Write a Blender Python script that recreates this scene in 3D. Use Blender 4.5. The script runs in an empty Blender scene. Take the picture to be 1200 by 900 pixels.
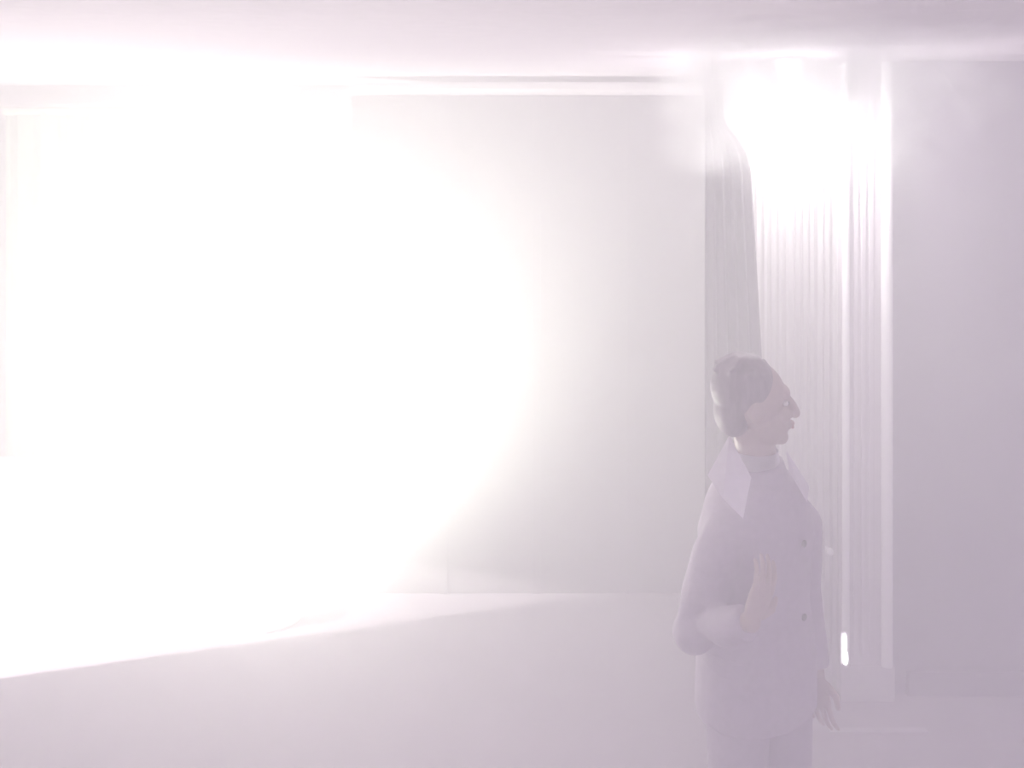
import bpy, bmesh, math, random
from mathutils import Vector, Matrix, noise
random.seed(7)
S = bpy.context.scene
C = S.collection
F, H, HZ = 1100.0, 2.3, 172.0          # focal length (px), eye height, horizon row

def P(px, py, Y):
    return Vector(((px - 600) / F * Y, Y, H - (py - HZ) / F * Y))

# ------------------------------------------------------------------ camera, world, lights, exposure
cam = bpy.data.objects.new('camera', bpy.data.cameras.new('camera'))
C.objects.link(cam)
cam.location = (0, 0, H)
cam.rotation_euler = (math.pi / 2, 0, 0)
cam.data.sensor_width = 36
cam.data.lens = 36 * F / 1200
cam.data.shift_y = -(450 - HZ) / 1200
cam.data.clip_start = 0.05
S.camera = cam
S.view_settings.view_transform = 'Standard'
S.view_settings.look = 'None'
S.view_settings.gamma = 1
S.view_settings.use_curve_mapping = False
S.view_settings.exposure = -1.55
S.cycles.volume_bounces = 3
S.cycles.volume_step_rate = 1.5

W = bpy.data.worlds.new('world'); S.world = W
W.use_nodes = True
bg = W.node_tree.nodes['Background']
bg.inputs['Color'].default_value = (0.92, 0.78, 1.06, 1)
bg.inputs['Strength'].default_value = 5.2

HAZE = 0.31
BLOOM = 1.25
UP_LEAN = 9
UP_W, DOOR_W, GLOBE_W = 8300, 420000, 225

def lamp(name, kind, loc, power, col, **kw):
    d = bpy.data.lights.new(name, kind)
    d.energy = power; d.color = col
    for k, v in kw.items(): setattr(d, k, v)
    o = bpy.data.objects.new(name, d); C.objects.link(o); o.location = loc
    return o
def aim(o, target):
    o.rotation_euler = (Vector(target) - o.location).to_track_quat('-Z', 'Y').to_euler()

# light falling in through the low side opening, outside the frame on the left
dl = lamp('doorway_light', 'SPOT', (-11.1, 1.52, 1.95), DOOR_W, (1, .97, .92), spot_size=math.radians(30), spot_blend=.3, shadow_soft_size=.08)
aim(dl, (-2.0, 4.3, 0.2))

# ------------------------------------------------------------------ helpers
def mat(name, col, rough=.7, metal=0, var=.12, scale=8, bump=0.0, streak=None, emit=None, estr=0, sheen=0):
    m = bpy.data.materials.new(name); m.use_nodes = True
    nt = m.node_tree; n = nt.nodes; b = n['Principled BSDF']
    tc = n.new('ShaderNodeTexCoord'); mp = n.new('ShaderNodeMapping')
    if streak: mp.inputs['Scale'].default_value = streak
    nt.links.new(tc.outputs['Object'], mp.inputs[0])
    nz = n.new('ShaderNodeTexNoise'); nz.inputs['Scale'].default_value = scale; nz.inputs['Detail'].default_value = 5
    nt.links.new(mp.outputs[0], nz.inputs[0])
    r = n.new('ShaderNodeValToRGB')
    r.color_ramp.elements[0].position = .3; r.color_ramp.elements[1].position = .7
    r.color_ramp.elements[0].color = tuple(c * (1 - var) for c in col) + (1,)
    r.color_ramp.elements[1].color = tuple(min(1, c * (1 + var)) for c in col) + (1,)
    nt.links.new(nz.outputs['Fac'], r.inputs[0]); nt.links.new(r.outputs[0], b.inputs['Base Color'])
    b.inputs['Roughness'].default_value = rough; b.inputs['Metallic'].default_value = metal
    if sheen: b.inputs['Sheen Weight'].default_value = sheen
    if bump:
        bp = n.new('ShaderNodeBump'); bp.inputs['Strength'].default_value = bump; bp.inputs['Distance'].default_value = .01
        nt.links.new(nz.outputs['Fac'], bp.inputs['Height']); nt.links.new(bp.outputs[0], b.inputs['Normal'])
    if emit:
        b.inputs['Emission Color'].default_value = emit + (1,); b.inputs['Emission Strength'].default_value = estr
    return m

M = {
 'wall': mat('painted_plaster', (.31, .265, .315), .85, scale=30, var=.05, bump=.1),
 'threshold': mat('worn_threshold_strip', (.36, .32, .36), .7, scale=15, var=.1),
 'lavender': mat('lavender_wall_paint', (.15, .12, .17), .85, scale=30, var=.05, bump=.1),
 'floor': mat('worn_floor', (.27, .225, .265), .75, scale=6, var=.1),
 'ceil': mat('ceiling_paint', (.55, .49, .55), .9, scale=20, var=.04),
 'white': mat('white_gloss_paint', (.85, .83, .84), .35, scale=15, var=.03),
 'dark': mat('dark_panel_veneer', (.09, .075, .083), .6, scale=5, var=.3, streak=(6, 6, .6)),
 'darkcloth': mat('dark_drape_cloth', (.08, .066, .08), .9, scale=40, var=.25, sheen=.1),
 'casing': mat('aged_casing_paint', (.50, .46, .49), .5, scale=15, var=.04),  # kept darker than the beads so they read as lit edges
 'sheer': mat('pale_curtain_cloth', (.80, .77, .78), .85, scale=30, var=.05, streak=(3, 3, .3)),
 'green': mat('pale_green_curtain_cloth', (.62, .80, .56), .85, scale=20, var=.08, streak=(3, 3, .3)),  # green tint of the glow put into the cloth colour
 'metal': mat('brushed_metal', (.5, .48, .48), .35, 1, scale=60, var=.1),
 'blackmetal': mat('black_metal', (.03, .03, .03), .5, .6, scale=40, var=.2),
 'globe': mat('lit_globe_glass', (.9, .88, .86), .3, emit=(1, .97, .95), estr=6),
 'lens': mat('lit_lens_glass', (.9, .95, .88), .2, emit=(.95, 1, .9), estr=8),
 'led': mat('lit_night_light', (.95, .93, .95), .3, emit=(1, .97, 1), estr=20),
 'sofa': mat('pale_upholstery', (.62, .58, .60), .9, scale=60, var=.08, bump=.2),
 'sofadark': mat('dark_sofa_base', (.06, .05, .07), .8, scale=30, var=.2),
 'skin': mat('skin', (.36, .28, .26), .55, scale=40, var=.06),
 'hair': mat('dark_hair', (.17, .145, .16), .6, scale=60, var=.3, streak=(1, 1, .2)),
 'jacket': mat('dark_jacket_cloth', (.35, .305, .365), .9, scale=50, var=.07, bump=.2),
 'trouser': mat('dark_trouser_cloth', (.34, .295, .355), .9, scale=50, var=.07),
 'shirt': mat('white_shirt_cloth', (.70, .66, .72), .8, scale=50, var=.04),
 'eye': mat('eye_white', (.8, .78, .76), .2, var=.02),
 'iris': mat('dark_iris', (.03, .02, .015), .2, var=.1),
 'lip': mat('lip_skin', (.36, .17, .16), .5, var=.06),
}

def link(name, bm, m, parent=None, smooth=False, bevel=0):
    me = bpy.data.meshes.new(name)
    bmesh.ops.recalc_face_normals(bm, faces=bm.faces[:])
    bm.to_mesh(me); bm.free()
    me.materials.append(m)
    if smooth:
        for p in me.polygons: p.use_smooth = True
    o = bpy.data.objects.new(name, me); C.objects.link(o)
    if parent: o.parent = parent
    if bevel:
        b = o.modifiers.new('bevel', 'BEVEL'); b.width = bevel; b.segments = 2; b.limit_method = 'ANGLE'
    return o
def empty(name, loc, rz=0):
    o = bpy.data.objects.new(name, None); C.objects.link(o); o.location = loc; o.rotation_euler.z = rz
    o.empty_display_size = .1
    return o
def tag(o, label, cat, group=None, kind=None):
    o['label'] = label; o['category'] = cat
    if group: o['group'] = group
    if kind: o['kind'] = kind
    return o
def box(bm, x0, x1, y0, y1, z0, z1):
    vs = [bm.verts.new((x, y, z)) for x in (x0, x1) for y in (y0, y1) for z in (z0, z1)]
    for f in ((0,1,3,2),(4,6,7,5),(0,4,5,1),(2,3,7,6),(0,2,6,4),(1,5,7,3)):
        bm.faces.new([vs[i] for i in f])
def boxo(name, m, dims, parent=None, bevel=0):
    bm = bmesh.new(); box(bm, *dims); return link(name, bm, m, parent, bevel=bevel)
def tube(bm, pts, rad, n=12, cap=True, sx=1, sy=1):
    """tapered tube along pts; rad a number or a list"""
    pts = [Vector(p) for p in pts]
    if not isinstance(rad, (list, tuple)): rad = [rad] * len(pts)
    rings = []
    t0 = (pts[1] - pts[0]).normalized()
    up = Vector((0, 1, 0)) if abs(t0.y) < .9 else Vector((1, 0, 0))
    for i, p in enumerate(pts):
        t = (pts[min(i + 1, len(pts) - 1)] - pts[max(i - 1, 0)]).normalized()
        a = t.cross(up).normalized(); b = a.cross(t).normalized()
        rings.append([bm.verts.new(p + a * math.cos(2*math.pi*k/n) * rad[i] * sx + b * math.sin(2*math.pi*k/n) * rad[i] * sy) for k in range(n)])
    for r0, r1 in zip(rings, rings[1:]):
        for k in range(n): bm.faces.new((r0[k], r0[(k+1) % n], r1[(k+1) % n], r1[k]))
    if cap:
        bm.faces.new(rings[0][::-1]); bm.faces.new(rings[-1])
def lathe(bm, prof, n=32, c=(0, 0)):
    rings = []
    for r, z in prof:
        rings.append([bm.verts.new((c[0] + r*math.cos(2*math.pi*k/n), c[1] + r*math.sin(2*math.pi*k/n), z)) for k in range(n)])
    for r0, r1 in zip(rings, rings[1:]):
        for k in range(n): bm.faces.new((r0[k], r0[(k+1) % n], r1[(k+1) % n], r1[k]))
    bm.faces.new(rings[0][::-1]); bm.faces.new(rings[-1])
def ell(bm, c, r, rot=None, u=20, v=14):
    mt = Matrix.Translation(Vector(c)) @ (rot.to_4x4() if rot else Matrix.Identity(4)) @ Matrix.Diagonal((*r, 1))
    bmesh.ops.create_uvsphere(bm, u_segments=u, v_segments=v, radius=1, matrix=mt)
def struct(name, m, dims, label=None):
    o = boxo(name, m, dims); o['kind'] = 'structure'
    if label: o['label'] = label
    return o
def drape(width, height, folds, amp, thick=.004, gather=None, seed=0, nz=28):
    """hanging cloth with folds: local x across, z up from the hem; gather(t) scales the width at height t"""
    rnd = random.Random(seed)
    nx = folds * 8
    ph = [rnd.uniform(-.5, .5) for _ in range(folds + 1)]
    bm = bmesh.new(); g = []
    for j in range(nz + 1):
        t = j / nz; row = []
        k = gather(t) if gather else 1
        for i in range(nx + 1):
            s = i / nx
            a = 2 * math.pi * s * folds + ph[int(s * folds)] * math.sin(math.pi * (s * folds % 1)) 
            am = amp * (1.0 - .35 * t) * (1 + .3 * math.sin(3.1 * s * folds + seed))
            row.append((k * (s - .5) * width + .25 * amp * math.sin(a * 2 + t), am * math.sin(a + .25 * math.sin(3 * t + s * 9)), t * height))
        g.append(row)
    for side in (0, 1):
        pass
    V = [[bm.verts.new(p) for p in row] for row in g]
    for j in range(nz):
        for i in range(nx): bm.faces.new((V[j][i], V[j][i+1], V[j+1][i+1], V[j+1][i]))
    bmesh.ops.solidify(bm, geom=bm.faces[:], thickness=thick)
    return bm

# ------------------------------------------------------------------ setting
CE = 2.66
struct('floor', M['floor'], (-6, 6, -3, 7, -.12, 0))
struct('ceiling', M['ceil'], (-3.5, 6, -1.2, 7, CE, CE + .12))
struct('wall_back', M['wall'], (-3.5, 1.9, 5.5, 5.62, 0, CE))
struct('wall_left', M['wall'], (-3.52, -3.4, -1.2, 3.69, 0, CE))
struct('wall_left_rear', M['wall'], (-3.52, -3.4, 4.70, 5.5, 0, CE)).name = 'wall_left'  # added out of view to keep the side beam off the sofa
struct('wall_left_header', M['wall'], (-3.52, -3.4, 3.69, 4.70, .67, CE)).name = 'wall_left'  # unseen header added to hold the side beam close to the floor
struct('wall_right', M['lavender'], (1.60, 6, 3.95, 4.07, 0, CE))
struct('wall_above_doorway', M['wall'], (.98, 1.60, 3.95, 4.07, 2.46, CE)).name = 'trim_1'
struct('wall_side', M['wall'], (1.72, 1.84, 4.07, 5.5, 0, CE))
# a dark boarded partition in front of the back wall
pw = bpy.data.objects.new('wall_partition', None); C.objects.link(pw); pw['kind'] = 'structure'
bounds = [-.83, -.35, .13, .61, 1.10]
for i in range(4):
    boxo('panel', M['dark'], (bounds[i] + .004, bounds[i+1] - .004, 4.83, 4.91, .0, 2.565), pw, bevel=.006)
for x in bounds[1:4]:
    boxo('batten', M['dark'], (x - .018, x + .018, 4.823, 4.829, .0, 2.565), pw, bevel=.002)
# pale cornice along the top of the partition
cn = bmesh.new()
prof = [(0, 0), (-.03, .0), (-.035, .012), (-.055, .03), (-.06, .05), (-.06, .062), (0, .062)]
va = [cn.verts.new((-.83, 4.84 + a, 2.567 + b)) for a, b in prof]; vb = [cn.verts.new((1.10, 4.84 + a, 2.567 + b)) for a, b in prof]
for i in range(len(prof)): cn.faces.new((va[i], va[(i+1) % 7], vb[(i+1) % 7], vb[i]))
cn.faces.new(va); cn.faces.new(vb[::-1])
o = link('trim_2', cn, M['casing']); o['kind'] = 'structure'; o['label'] = 'pale cornice strip along the top of the dark partition'
struct('baseboard_right', M['lavender'], (1.66, 6, 3.925, 3.949, 0, .10))
st = struct('trim_3', M['threshold'], (1.245, 1.631, 3.675, 3.705, 0, .008), 'pale threshold strip on the floor before the doorway')

# door frame: fluted pilaster, its face darkened so the two white beads look lit
df = bpy.data.objects.new('door_1', None); C.objects.link(df); df['kind'] = 'structure'
xl, xr = P(985, 0, 3.9).x, P(1046, 0, 3.9).x
boxo('casing', M['casing'], (xl, xr, 3.90, 3.95, .0, 2.655), df, bevel=.004)
def bead(name, px, r, m=M['white']):
    bm = bmesh.new(); x = P(px, 0, 3.9).x
    tube(bm, [(x, 3.888, .151), (x, 3.888, 2.65)], r, 16); return link(name, bm, m, df, smooth=False)
bead('bead', 990, .015); bead('bead', 1038, .023)
for px in (1003, 1012, 1021):
    x = P(px, 0, 3.9).x
    boxo('reed', M['casing'], (x - .011, x + .011, 3.894, 3.902, .18, 2.5), df, bevel=.004)
boxo('plinth_block', M['casing'], (xl - .006, xr + .006, 3.885, 3.951, 0, .15), df, bevel=.006)

# ------------------------------------------------------------------ curtains at the left, behind the mist
def curtain(name, x0, x1, Y, m, label, folds, seed, z1=2.5, group=None):
    r = empty(name, ((x0 + x1) / 2, Y, 0)); tag(r, label, 'curtain', group)
    link('cloth', drape(x1 - x0, z1 - .03, folds, .035, seed=seed), m, r, smooth=True).location = (0, 0, .03)
    bm = bmesh.new(); tube(bm, [(-(x1-x0)/2, 0, z1), ((x1-x0)/2, 0, z1)], .02); link('heading_tape', bm, m, r)
    return r
curtain('curtain', -3.35, -2.98, 5.40, M['sheer'], 'white curtain panel at the far left behind the sofa', 3, 1)
curtain('curtain', -2.92, -2.12, 5.40, M['green'], 'pale green curtain panel left of the floor lamp', 6, 2)
curtain('curtain', -2.08, -1.66, 5.40, M['sheer'], 'white curtain panel between the two green ones', 4, 3)
curtain('curtain', -1.62, -1.02, 5.40, M['green'], 'pale green curtain panel straight behind the floor lamp', 5, 4)
curtain('curtain', -.98, -.10, 5.40, M['sheer'], 'white curtain panel partly behind the dark partition', 6, 5)
rod = empty('curtain_rod', (-1.7, 5.40, 2.535)); tag(rod, 'long metal rod that carries the left wall curtains', 'curtain rod')
bm = bmesh.new(); tube(bm, [(-1.68, 0, 0), (1.7, 0, 0)], .014); link('pole', bm, M['metal'], rod)
for x in (-1.6, 0, 1.6): boxo('bracket', M['metal'], (x - .012, x + .012, -.01, .098, -.008, .008), rod)

# sofa at the left edge
sf = empty('sofa', (-2.80, 5.06, 0)); tag(sf, 'low pale sofa on a dark base at the left edge below the curtains', 'sofa')
boxo('base', M['sofadark'], (-.55, .50, 0, .26, .02, .21), sf, bevel=.01)
boxo('seat_cushion', M['sofa'], (-.53, -.02, -.02, .20, .212, .34), sf, bevel=.03)
boxo('seat_cushion', M['sofa'], (-.01, .48, -.02, .20, .212, .34), sf, bevel=.03)
boxo('backrest', M['sofa'], (-.55, .50, .145, .25, .212, .56), sf, bevel=.03)
for x in (-.5, .45): boxo('foot', M['blackmetal'], (x - .03, x + .03, .03, .09, 0, .019), sf)

# floor uplighter added to light the bloom volume but not the floor
FX, FY = -1.20, 4.60
fl = empty('floor_lamp', (FX, FY, 0)); tag(fl, 'round floor uplighter inside the big white glow at left', 'lamp')
bm = bmesh.new(); lathe(bm, [(.17, 0), (.17, .012), (.15, .03), (.145, .05), (.135, .05), (.130, .035), (.05, .03)]); link('housing', bm, M['white'], fl, smooth=True)
bm = bmesh.new(); lathe(bm, [(.128, .037), (.128, .044), (.06, .056), (.01, .058)]); link('lens', bm, M['lens'], fl, smooth=True)
bm = bmesh.new(); tube(bm, [(-.15, .06, .012), (-.4, .3, .008), (-.7, .42, .008)], .006, 8); link('cable', bm, M['white'], fl)
up = lamp('uplight', 'SPOT', (FX, FY, .16), UP_W, (1.0, 1.0, .88), spot_size=math.radians(128), spot_blend=1.0, shadow_soft_size=.10)
up.rotation_euler = (math.pi + math.radians(17), math.radians(UP_LEAN), 0); up.parent = fl; up.location = (0, 0, .09)

# ------------------------------------------------------------------ bay at the right: curtain, drape, lamp, smoke
cx0, cx1 = P(868, 0, 4.0).x, P(976, 0, 4.0).x
pc = empty('curtain', ((cx0 + cx1) / 2, 4.0 - .06, 0)); tag(pc, 'pale finely pleated curtain in the lit doorway beside the white pilaster', 'curtain')
link('cloth', drape(cx1 - cx0, 2.36, 13, .014, seed=11), M['sheer'], pc, smooth=True).location = (0, 0, .01)
bm = bmesh.new(); w = (cx1 - cx0) / 2; tube(bm, [(-w, 0, 2.39), (w, 0, 2.39)], .012); link('curtain_pole', bm, M['metal'], pc)
for k in range(8):
    bm = bmesh.new(); x = -w + .03 + k * (2*w - .06) / 7
    tube(bm, [(x, .020*math.cos(a), 2.39 + .020*math.sin(a)) for a in [2*math.pi*q/12 for q in range(13)]], .004, 6); link('ring', bm, M['metal'], pc)

K = P(971, 645, 3.90)
bm = bmesh.new(); tube(bm, [(K.x - pc.location.x, .0, K.z), (K.x - pc.location.x, -.05, K.z)], [.006, .006], 10)
ell(bm, (K.x - pc.location.x, -.055, K.z), (.016, .012, .018), None, 14, 10); ko = link('tieback_knob', bm, M['white'], pc, True); ko['label'] = 'small white tieback knob'

# dark drape gathered at its top, hanging from a ceiling hook
DY = 3.72
dp = empty('dark_drape', (P(826, 0, DY).x, DY, 0)); tag(dp, 'tall dark drape with a gathered top hanging left of the lit doorway', 'drape')
def right_edge(z):
    """how far the drape reaches to the right at height z"""
    k = DY / F
    pts = [(0, 78), (1.46, 66), (2.18, 54), (2.26, 49), (2.32, 38), (2.37, 24), (2.50, 20), (2.7, 20)]
    for (z0, a0), (z1, a1) in zip(pts, pts[1:]):
        if z <= z1: return (a0 + (a1 - a0) * (z - z0) / (z1 - z0)) * k
ed = drape(1.0, 2.54, 5, .03, seed=21, nz=70)
for v in ed.verts: v.co.x = (v.co.x + .5) * right_edge(v.co.z)
link('cloth', ed, M['darkcloth'], dp, smooth=True).location = (0, 0, .02)
bm = bmesh.new(); tube(bm, [(.03, 0, 2.55), (.03, 0, CE - .001)], .006, 8); link('hook', bm, M['blackmetal'], dp)
bm = bmesh.new(); tube(bm, [(-.005, 0, 2.55), (.07, 0, 2.55)], .026, 12); link('heading', bm, M['darkcloth'], dp)

# ceiling lamp over the doorway
LP = P(925, 128, 3.80)
cl = empty('ceiling_lamp', (LP.x, LP.y, LP.z)); tag(cl, 'small white globe ceiling lamp glowing above the curtained doorway', 'lamp')
bm = bmesh.new(); ell(bm, (0, 0, 0), (.075, .075, .065)); link('globe', bm, M['globe'], cl, smooth=True)
bm = bmesh.new(); lathe(bm, [(.03, .06), (.03, .10), (.06, CE - LP.z - .02), (.07, CE - LP.z - .001)]); link('fitting', bm, M['white'], cl, smooth=True)
gl = lamp('globe_light', 'POINT', (0, 0, 0), GLOBE_W, (1, .96, .95), shadow_soft_size=.06)
gl.parent = cl; gl.location = (0, -.12, -.02)

# two small glowing capsules on the pilaster and holdback knob beside the curtain
NL = P(989, 760, 3.88)
nl = empty('night_light', (NL.x, 3.879, NL.z)); tag(nl, 'tiny lit white night light low on the white pilaster', 'light')
bm = bmesh.new(); ell(bm, (0, -.008, .030), (.009, .009, .036)); link('upper_bulb', bm, M['led'], nl, smooth=True)
bm = bmesh.new(); ell(bm, (.003, -.008, -.034), (.012, .010, .030)); link('lower_bulb', bm, M['led'], nl, smooth=True)
boxo('back_plate', M['white'], (-.014, .016, 0, .006, -.066, .068), nl, bevel=.002)

# ------------------------------------------------------------------ volumes
def volume(name, dims, dens_fn, label, cat):
    o = boxo(name, None or M['white'], dims); o.data.materials.clear()
    m = bpy.data.materials.new(name); m.use_nodes = True
    nt = m.node_tree; nt.nodes.remove(nt.nodes['Principled BSDF'])
    v = nt.nodes.new('ShaderNodeVolumeScatter')
    nt.links.new(v.outputs[0], nt.nodes['Material Output'].inputs['Volume'])
    dens_fn(nt, v); o.data.materials.append(m)
    tag(o, label, cat, kind='stuff'); return o
def flat(nt, v):
    v.inputs['Density'].default_value = HAZE; v.inputs['Color'].default_value = (.97, .95, .97, 1); v.inputs['Anisotropy'].default_value = 0.0
volume('haze', (-3.39, 5.9, -1.1, 5.49, .01, CE - .01), flat, 'thin pale haze filling the whole room', 'haze')
def blob(nt, v, c, r, peak, nscale, namp, col, power=1.0, thr=None):
    n = nt.nodes; L = nt.links
    tc = n.new('ShaderNodeNewGeometry')
    sub = n.new('ShaderNodeVectorMath'); sub.operation = 'SUBTRACT'; sub.inputs[1].default_value = c
    L.new(tc.outputs['Position'], sub.inputs[0])
    nz = n.new('ShaderNodeTexNoise'); nz.inputs['Scale'].default_value = nscale; nz.inputs['Detail'].default_value = 3
    L.new(tc.outputs['Position'], nz.inputs[0])
    dv = n.new('ShaderNodeVectorMath'); dv.operation = 'DIVIDE'; dv.inputs[1].default_value = r
    L.new(sub.outputs[0], dv.inputs[0])
    ln = n.new('ShaderNodeVectorMath'); ln.operation = 'LENGTH'; L.new(dv.outputs[0], ln.inputs[0])
    a = n.new('ShaderNodeMath'); a.operation = 'MULTIPLY_ADD'; a.inputs[1].default_value = namp; a.inputs[2].default_value = -namp * .5
    L.new(nz.outputs['Fac'], a.inputs[0])
    ad = n.new('ShaderNodeMath'); ad.operation = 'ADD'; L.new(ln.outputs['Value'], ad.inputs[0]); L.new(a.outputs[0], ad.inputs[1])
    mr = n.new('ShaderNodeMapRange'); mr.interpolation_type = 'SMOOTHSTEP'
    mr.inputs['From Min'].default_value = thr if thr is not None else 0.0; mr.inputs['From Max'].default_value = 1.0
    mr.inputs['To Min'].default_value = peak; mr.inputs['To Max'].default_value = 0
    L.new(ad.outputs[0], mr.inputs['Value']); L.new(mr.outputs[0], v.inputs['Density'])
    v.inputs['Color'].default_value = col
volume('mist', (-2.4, .74, 2.95, 5.04, .02, CE - .012),  # scattering volume added to stand in for bloom around the bright light
       lambda nt, v: blob(nt, v, (-.74, 4.05, 1.97), (1.52, 1.15, 1.80), BLOOM, 1.6, .15, (.99, .99, .97, 1)),
       'big soft bank of white mist glowing over the floor lamp at left', 'mist')
SC = P(940, 82, 3.15)
volume('smoke', (SC.x - .66, SC.x + .66, 2.35, 3.88, SC.z - .5, CE - .013),  # volume added to give the lamp glare its puffy outline
       lambda nt, v: blob(nt, v, (SC.x, SC.y, SC.z + .03), (.60, .80, .48), 2.6, 5.0, 1.4, (.99, .98, .99, 1), thr=.45),
       'puffy white smoke cloud around the lamp above the doorway', 'smoke')

# ------------------------------------------------------------------ person
def remeshed(bm, vox, smooth=6):
    me = bpy.data.meshes.new('tmp'); bm.to_mesh(me); bm.free()
    o = bpy.data.objects.new('tmp', me); C.objects.link(o)
    r = o.modifiers.new('r', 'REMESH'); r.mode = 'VOXEL'; r.voxel_size = vox
    s = o.modifiers.new('s', 'SMOOTH'); s.iterations = smooth; s.factor = .5
    dg = bpy.context.evaluated_depsgraph_get(); dg.update()
    m2 = bpy.data.meshes.new_from_object(o.evaluated_get(dg))
    bpy.data.objects.remove(o); bpy.data.meshes.remove(me)
    return m2
def mesh_obj(name, me, m, parent):
    me.name = name; me.materials.clear(); me.materials.append(m)
    for p in me.polygons: p.use_smooth = True
    o = bpy.data.objects.new(name, me); C.objects.link(o); o.parent = parent; return o

PY = 2.66
TH = math.radians(38)                                   # torso turned to the right
person = empty('person', (P(888, 0, PY).x, PY, 0), TH)
tag(person, 'person in a buttoned jacket with white collar, head turned right, standing before the curtained doorway', 'person')
HT = math.radians(47)                                   # extra turn of the head
HC = Vector((-.050, -.032, 1.585))                        # head centre
Rh = Matrix.Rotation(HT, 3, 'Z')
def hd(x, y, z): return HC + Rh @ Vector((x, y, z))     # head space: face towards -y
def limb(bm, pts, rad, n=14):
    tube(bm, pts, rad, n)
    for p, r in zip(pts, rad): ell(bm, p, (r, r, r), u=14, v=10)
SHO = {s: Vector((s * .188, -.005, 1.185)) for s in (-1, 1)}
# image-right arm (s=+1) hangs; image-left arm (s=-1) is bent, hand before the chest
ARM = {1: [SHO[1], Vector((.232, .02, .98)), Vector((.205, -.05, .76))],
       -1: [SHO[-1], Vector((-.232, .035, .985)), Vector((-.252, -.170, 1.10))]}
LEG = {s: [Vector((s * .095, 0, .90)), Vector((s * .105, -.015, .48)), Vector((s * .11, .02, .09))] for s in (-1, 1)}

def torso_rings(bm, grow=0, z0=.84, z1=1.42):
    prof = [(.84, .165, .115), (.92, .170, .120), (1.02, .150, .108), (1.12, .158, .112), (1.22, .172, .120), (1.30, .138, .110), (1.37, .092, .086), (1.42, .075, .066)]
    rs = []
    for z, a, b in prof:
        if z < z0 or z > z1: continue
        rs.append([bm.verts.new(((a + grow) * math.cos(t), .005 + (b + grow) * math.sin(t), z)) for t in [2*math.pi*k/24 for k in range(24)]])
    for r0, r1 in zip(rs, rs[1:]):
        for k in range(24): bm.faces.new((r0[k], r0[(k+1) % 24], r1[(k+1) % 24], r1[k]))
    bm.faces.new(rs[0][::-1]); bm.faces.new(rs[-1])
def hand(bm, wrist, fwd, palm_n, side, curl):
    f = fwd.normalized(); nrm = (palm_n - f * palm_n.dot(f)).normalized(); lat = f.cross(nrm).normalized()
    rot = Matrix((lat, f, nrm)).transposed()
    ell(bm, wrist + f * .045, (.040, .055, .017), rot, 16, 12)
    for i, (o, ln) in enumerate(((-.034, .070), (-.0115, .080), (.0115, .075), (.034, .058))):
        p = wrist + f * .088 + lat * o; pts = [p - f * .03, p]; d = (f + lat * o * 2.2).normalized()
        for seg in (.45, .33, .25):
            d = (Matrix.Rotation(curl, 3, lat) @ d); p = p + d * ln * seg; pts.append(p)
        limb(bm, pts, [.0088, .0085, .0080, .0072, .006], 10)
    p = wrist + f * .025 + lat * side * .034; d = (f * .6 + lat * side * .8).normalized()
    limb(bm, [p - lat * side * .02, p, p + d * .035, p + d * .035 + (f * .85 + lat * side * .3 + nrm * .2) * .03], [.013, .013, .011, .008], 10)
body = bmesh.new()
torso_rings(body)
limb(body, [Vector((0, .01, 1.38)), Vector((-.025, -.012, 1.45)), HC + Vector((0, .015, -.05))], [.062, .056, .055], 16)
for s in (-1, 1):
    limb(body, ARM[s], [.048, .038, .026]); limb(body, LEG[s], [.080, .052, .036])
    a = LEG[s][2]; limb(body, [a + Vector((0, .03, -.05)), a + Vector((0, -.07, -.055)), a + Vector((0, -.13, -.062))], [.032, .034, .026])
hand(body, ARM[1][2], Vector((-.02, -.12, -1)), Vector((-1, 0, 0)), -1, math.radians(-14))
hand(body, ARM[-1][2], Vector((.38, -.10, .75)), Vector((.1, 1, .1)), -1, math.radians(14))
# head
ell(body, hd(0, .012, .025), (.074, .093, .098), Rh, 28, 20)
ell(body, hd(0, -.030, -.045), (.056, .060, .068), Rh, 24, 16)
ell(body, hd(0, -.066, -.086), (.026, .022, .022), Rh)            # chin
ell(body, hd(0, -.075, .040), (.050, .016, .016), Rh)             # brow
limb(body, [hd(0, -.080, .028), hd(0, -.098, .002), hd(0, -.106, -.020)], [.010, .013, .015], 10)   # nose
ell(body, hd(0, -.088, -.052), (.024, .011, .012), Rh)            # mouth mound
for s in (-1, 1):
    ell(body, hd(s * .040, -.070, -.015), (.022, .018, .022), Rh) # cheek
    ell(body, hd(s * .014, -.092, -.022), (.010, .010, .009), Rh) # nostril
    ell(body, hd(s * .076, .012, -.005), (.010, .020, .032), Rh)  # ear
bo = mesh_obj('body', remeshed(body, .0045, 3), M['skin'], person)
for s in (-1, 1):
    bm = bmesh.new(); ell(bm, hd(s * .031, -.073, .014), (.012, .010, .008), Rh, 16, 12); e = link('eye', bm, M['eye'], person, True)
    bm = bmesh.new(); ell(bm, hd(s * .031, -.0820, .014), (.0055, .003, .0055), Rh, 12, 8); link('iris', bm, M['iris'], e, True)
bm = bmesh.new()
ell(bm, hd(0, -.098, -.047), (.020, .006, .005), Rh); ell(bm, hd(0, -.097, -.057), (.017, .006, .006), Rh)
link('lips', bm, M['lip'], person, True)
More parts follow.
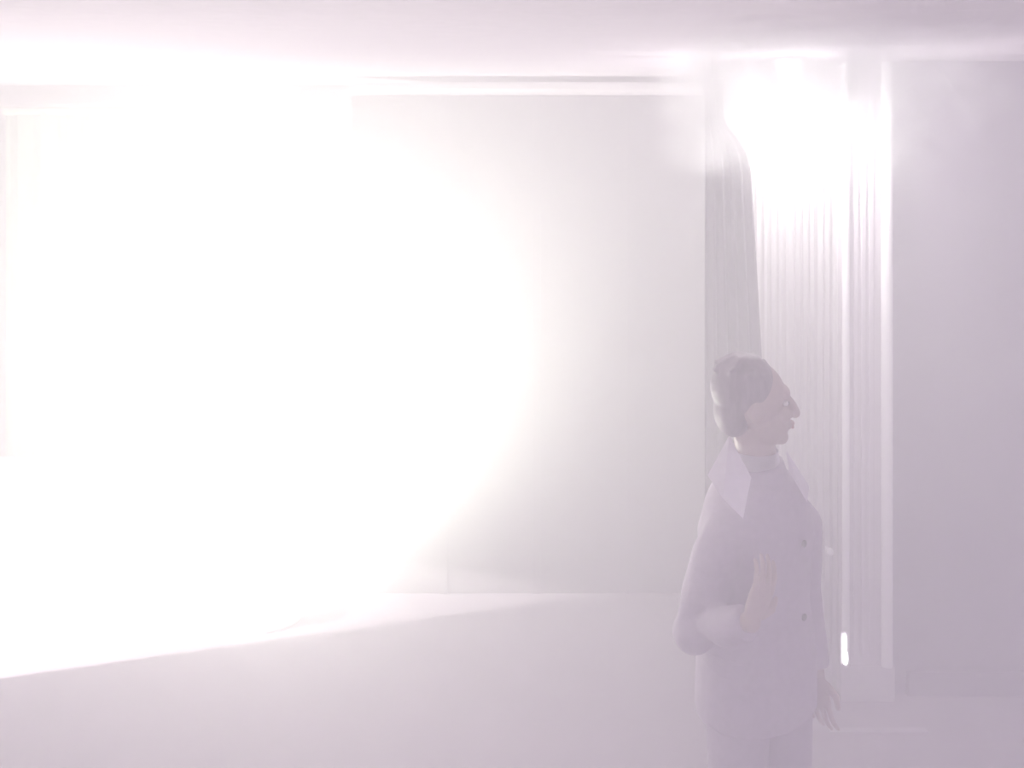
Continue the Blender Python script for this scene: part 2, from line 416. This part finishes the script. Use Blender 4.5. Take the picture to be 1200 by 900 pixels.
# hair: cap over skull and nape
hair = bmesh.new()
ell(hair, hd(0, .032, .048), (.083, .094, .090), Rh, 28, 20)
ell(hair, hd(0, .062, -.020), (.068, .055, .070), Rh, 24, 16)
for k in range(26):
    a = random.uniform(0, 2*math.pi); rr = random.uniform(.2, .9)
    p = Vector((.080*math.cos(a)*rr, .034 + .086*math.sin(a)*rr, .050 + .086*math.sqrt(1 - rr*rr*.95)))
    q = p + Vector((.010*math.cos(a), .012*math.sin(a) + .012, -.006))
    limb(hair, [hd(*p), hd(*q)], [.011, .007], 8)
hm = remeshed(hair, .007, 3)
mesh_obj('hair', hm, M['hair'], person)
# jacket
jk = bmesh.new()
torso_rings(jk, .022, .84, 1.40)
jr = bmesh.new()
for s in (-1, 1):
    limb(jk, [Vector((s * .04, 0, 1.345)), SHO[s]], [.056, .068])
    e = ARM[s]; w = e[2] + (e[1] - e[2]) * .06
    tube(jk, [e[0], (e[0] + e[1]) / 2, e[1], (e[1] + e[2]) / 2, w], [.066, .064, .058, .050, .044], 18)
    ell(jk, e[1], (.058, .058, .058)); ell(jk, e[0], (.066, .066, .062))
tube(jk, [(0, .0, 1.28), (-.006, .0, 1.36), (-.014, .0, 1.415)], [.110, .090, .080], 24)
tube(jk, [(0, .005, .72), (0, .005, .86), (0, .005, .95)], [.200, .198, .178], 28, sx=1, sy=.74)
mesh_obj('jacket', remeshed(jk, .008, 8), M['jacket'], person)
tr = bmesh.new()
for s in (-1, 1):
    tube(tr, [LEG[s][0] + Vector((0, 0, .02)), LEG[s][1], LEG[s][2] + Vector((0, 0, -.02))], [.100, .075, .068], 20)
ell(tr, (0, 0, .90), (.165, .115, .09))
mesh_obj('trousers', remeshed(tr, .010, 5), M['trouser'], person)
for s in (-1, 1):
    sh = bmesh.new(); a = LEG[s][2]
    limb(sh, [Vector((a.x, a.y + .03, .045)), Vector((a.x, a.y - .06, .042)), Vector((a.x, a.y - .15, .036))], [.043, .046, .034])
    tube(sh, [(a.x, a.y + .01, .04), (a.x, a.y + .005, .11)], .046, 16)
    bmesh.ops.bisect_plane(sh, geom=sh.verts[:] + sh.edges[:] + sh.faces[:], plane_co=(0, 0, .002), plane_no=(0, 0, -1), clear_outer=True)
    link('shoe', sh, M['blackmetal'], person, True)
# white shirt collar: stand plus two pointed flaps
cb = bmesh.new()
n = 24; r0 = []; r1 = []
for k in range(n):
    t = 2*math.pi*k/n; r0.append(cb.verts.new((-.010 + .073*math.cos(t), .002 + .073*math.sin(t), 1.385))); r1.append(cb.verts.new((-.022 + .066*math.cos(t), -.004 + .066*math.sin(t), 1.450)))
for k in range(n): cb.faces.new((r0[k], r0[(k+1) % n], r1[(k+1) % n], r1[k]))
bmesh.ops.solidify(cb, geom=cb.faces[:], thickness=.004)
co = link('shirt_collar', cb, M['shirt'], person, True)
def flap(pts, name):
    bm = bmesh.new(); v = [bm.verts.new(p) for p in pts]
    [bm.faces.new((v[0], v[i], v[i + 1])) for i in range(1, len(v) - 1)]
    bmesh.ops.solidify(bm, geom=bm.faces[:], thickness=.007)
    return link(name, bm, M['shirt'], co, bevel=.001)
flap([(-.088, .030, 1.492), (-.192, .020, 1.405), (-.205, -.045, 1.362), (-.180, -.090, 1.318), (-.100, -.055, 1.400)], 'collar_flap')
flap([(.035, -.070, 1.450), (.020, -.090, 1.40), (.035, -.138, 1.325), (.085, -.110, 1.35), (.075, -.075, 1.40)], 'collar_flap')
# a small pale cuff button patch and jacket buttons
for z in (1.22, 1.02):
    bm = bmesh.new(); ell(bm, (.012, -.145, z), (.010, .005, .010), None, 12, 8); link('button', bm, M['blackmetal'], person, True)
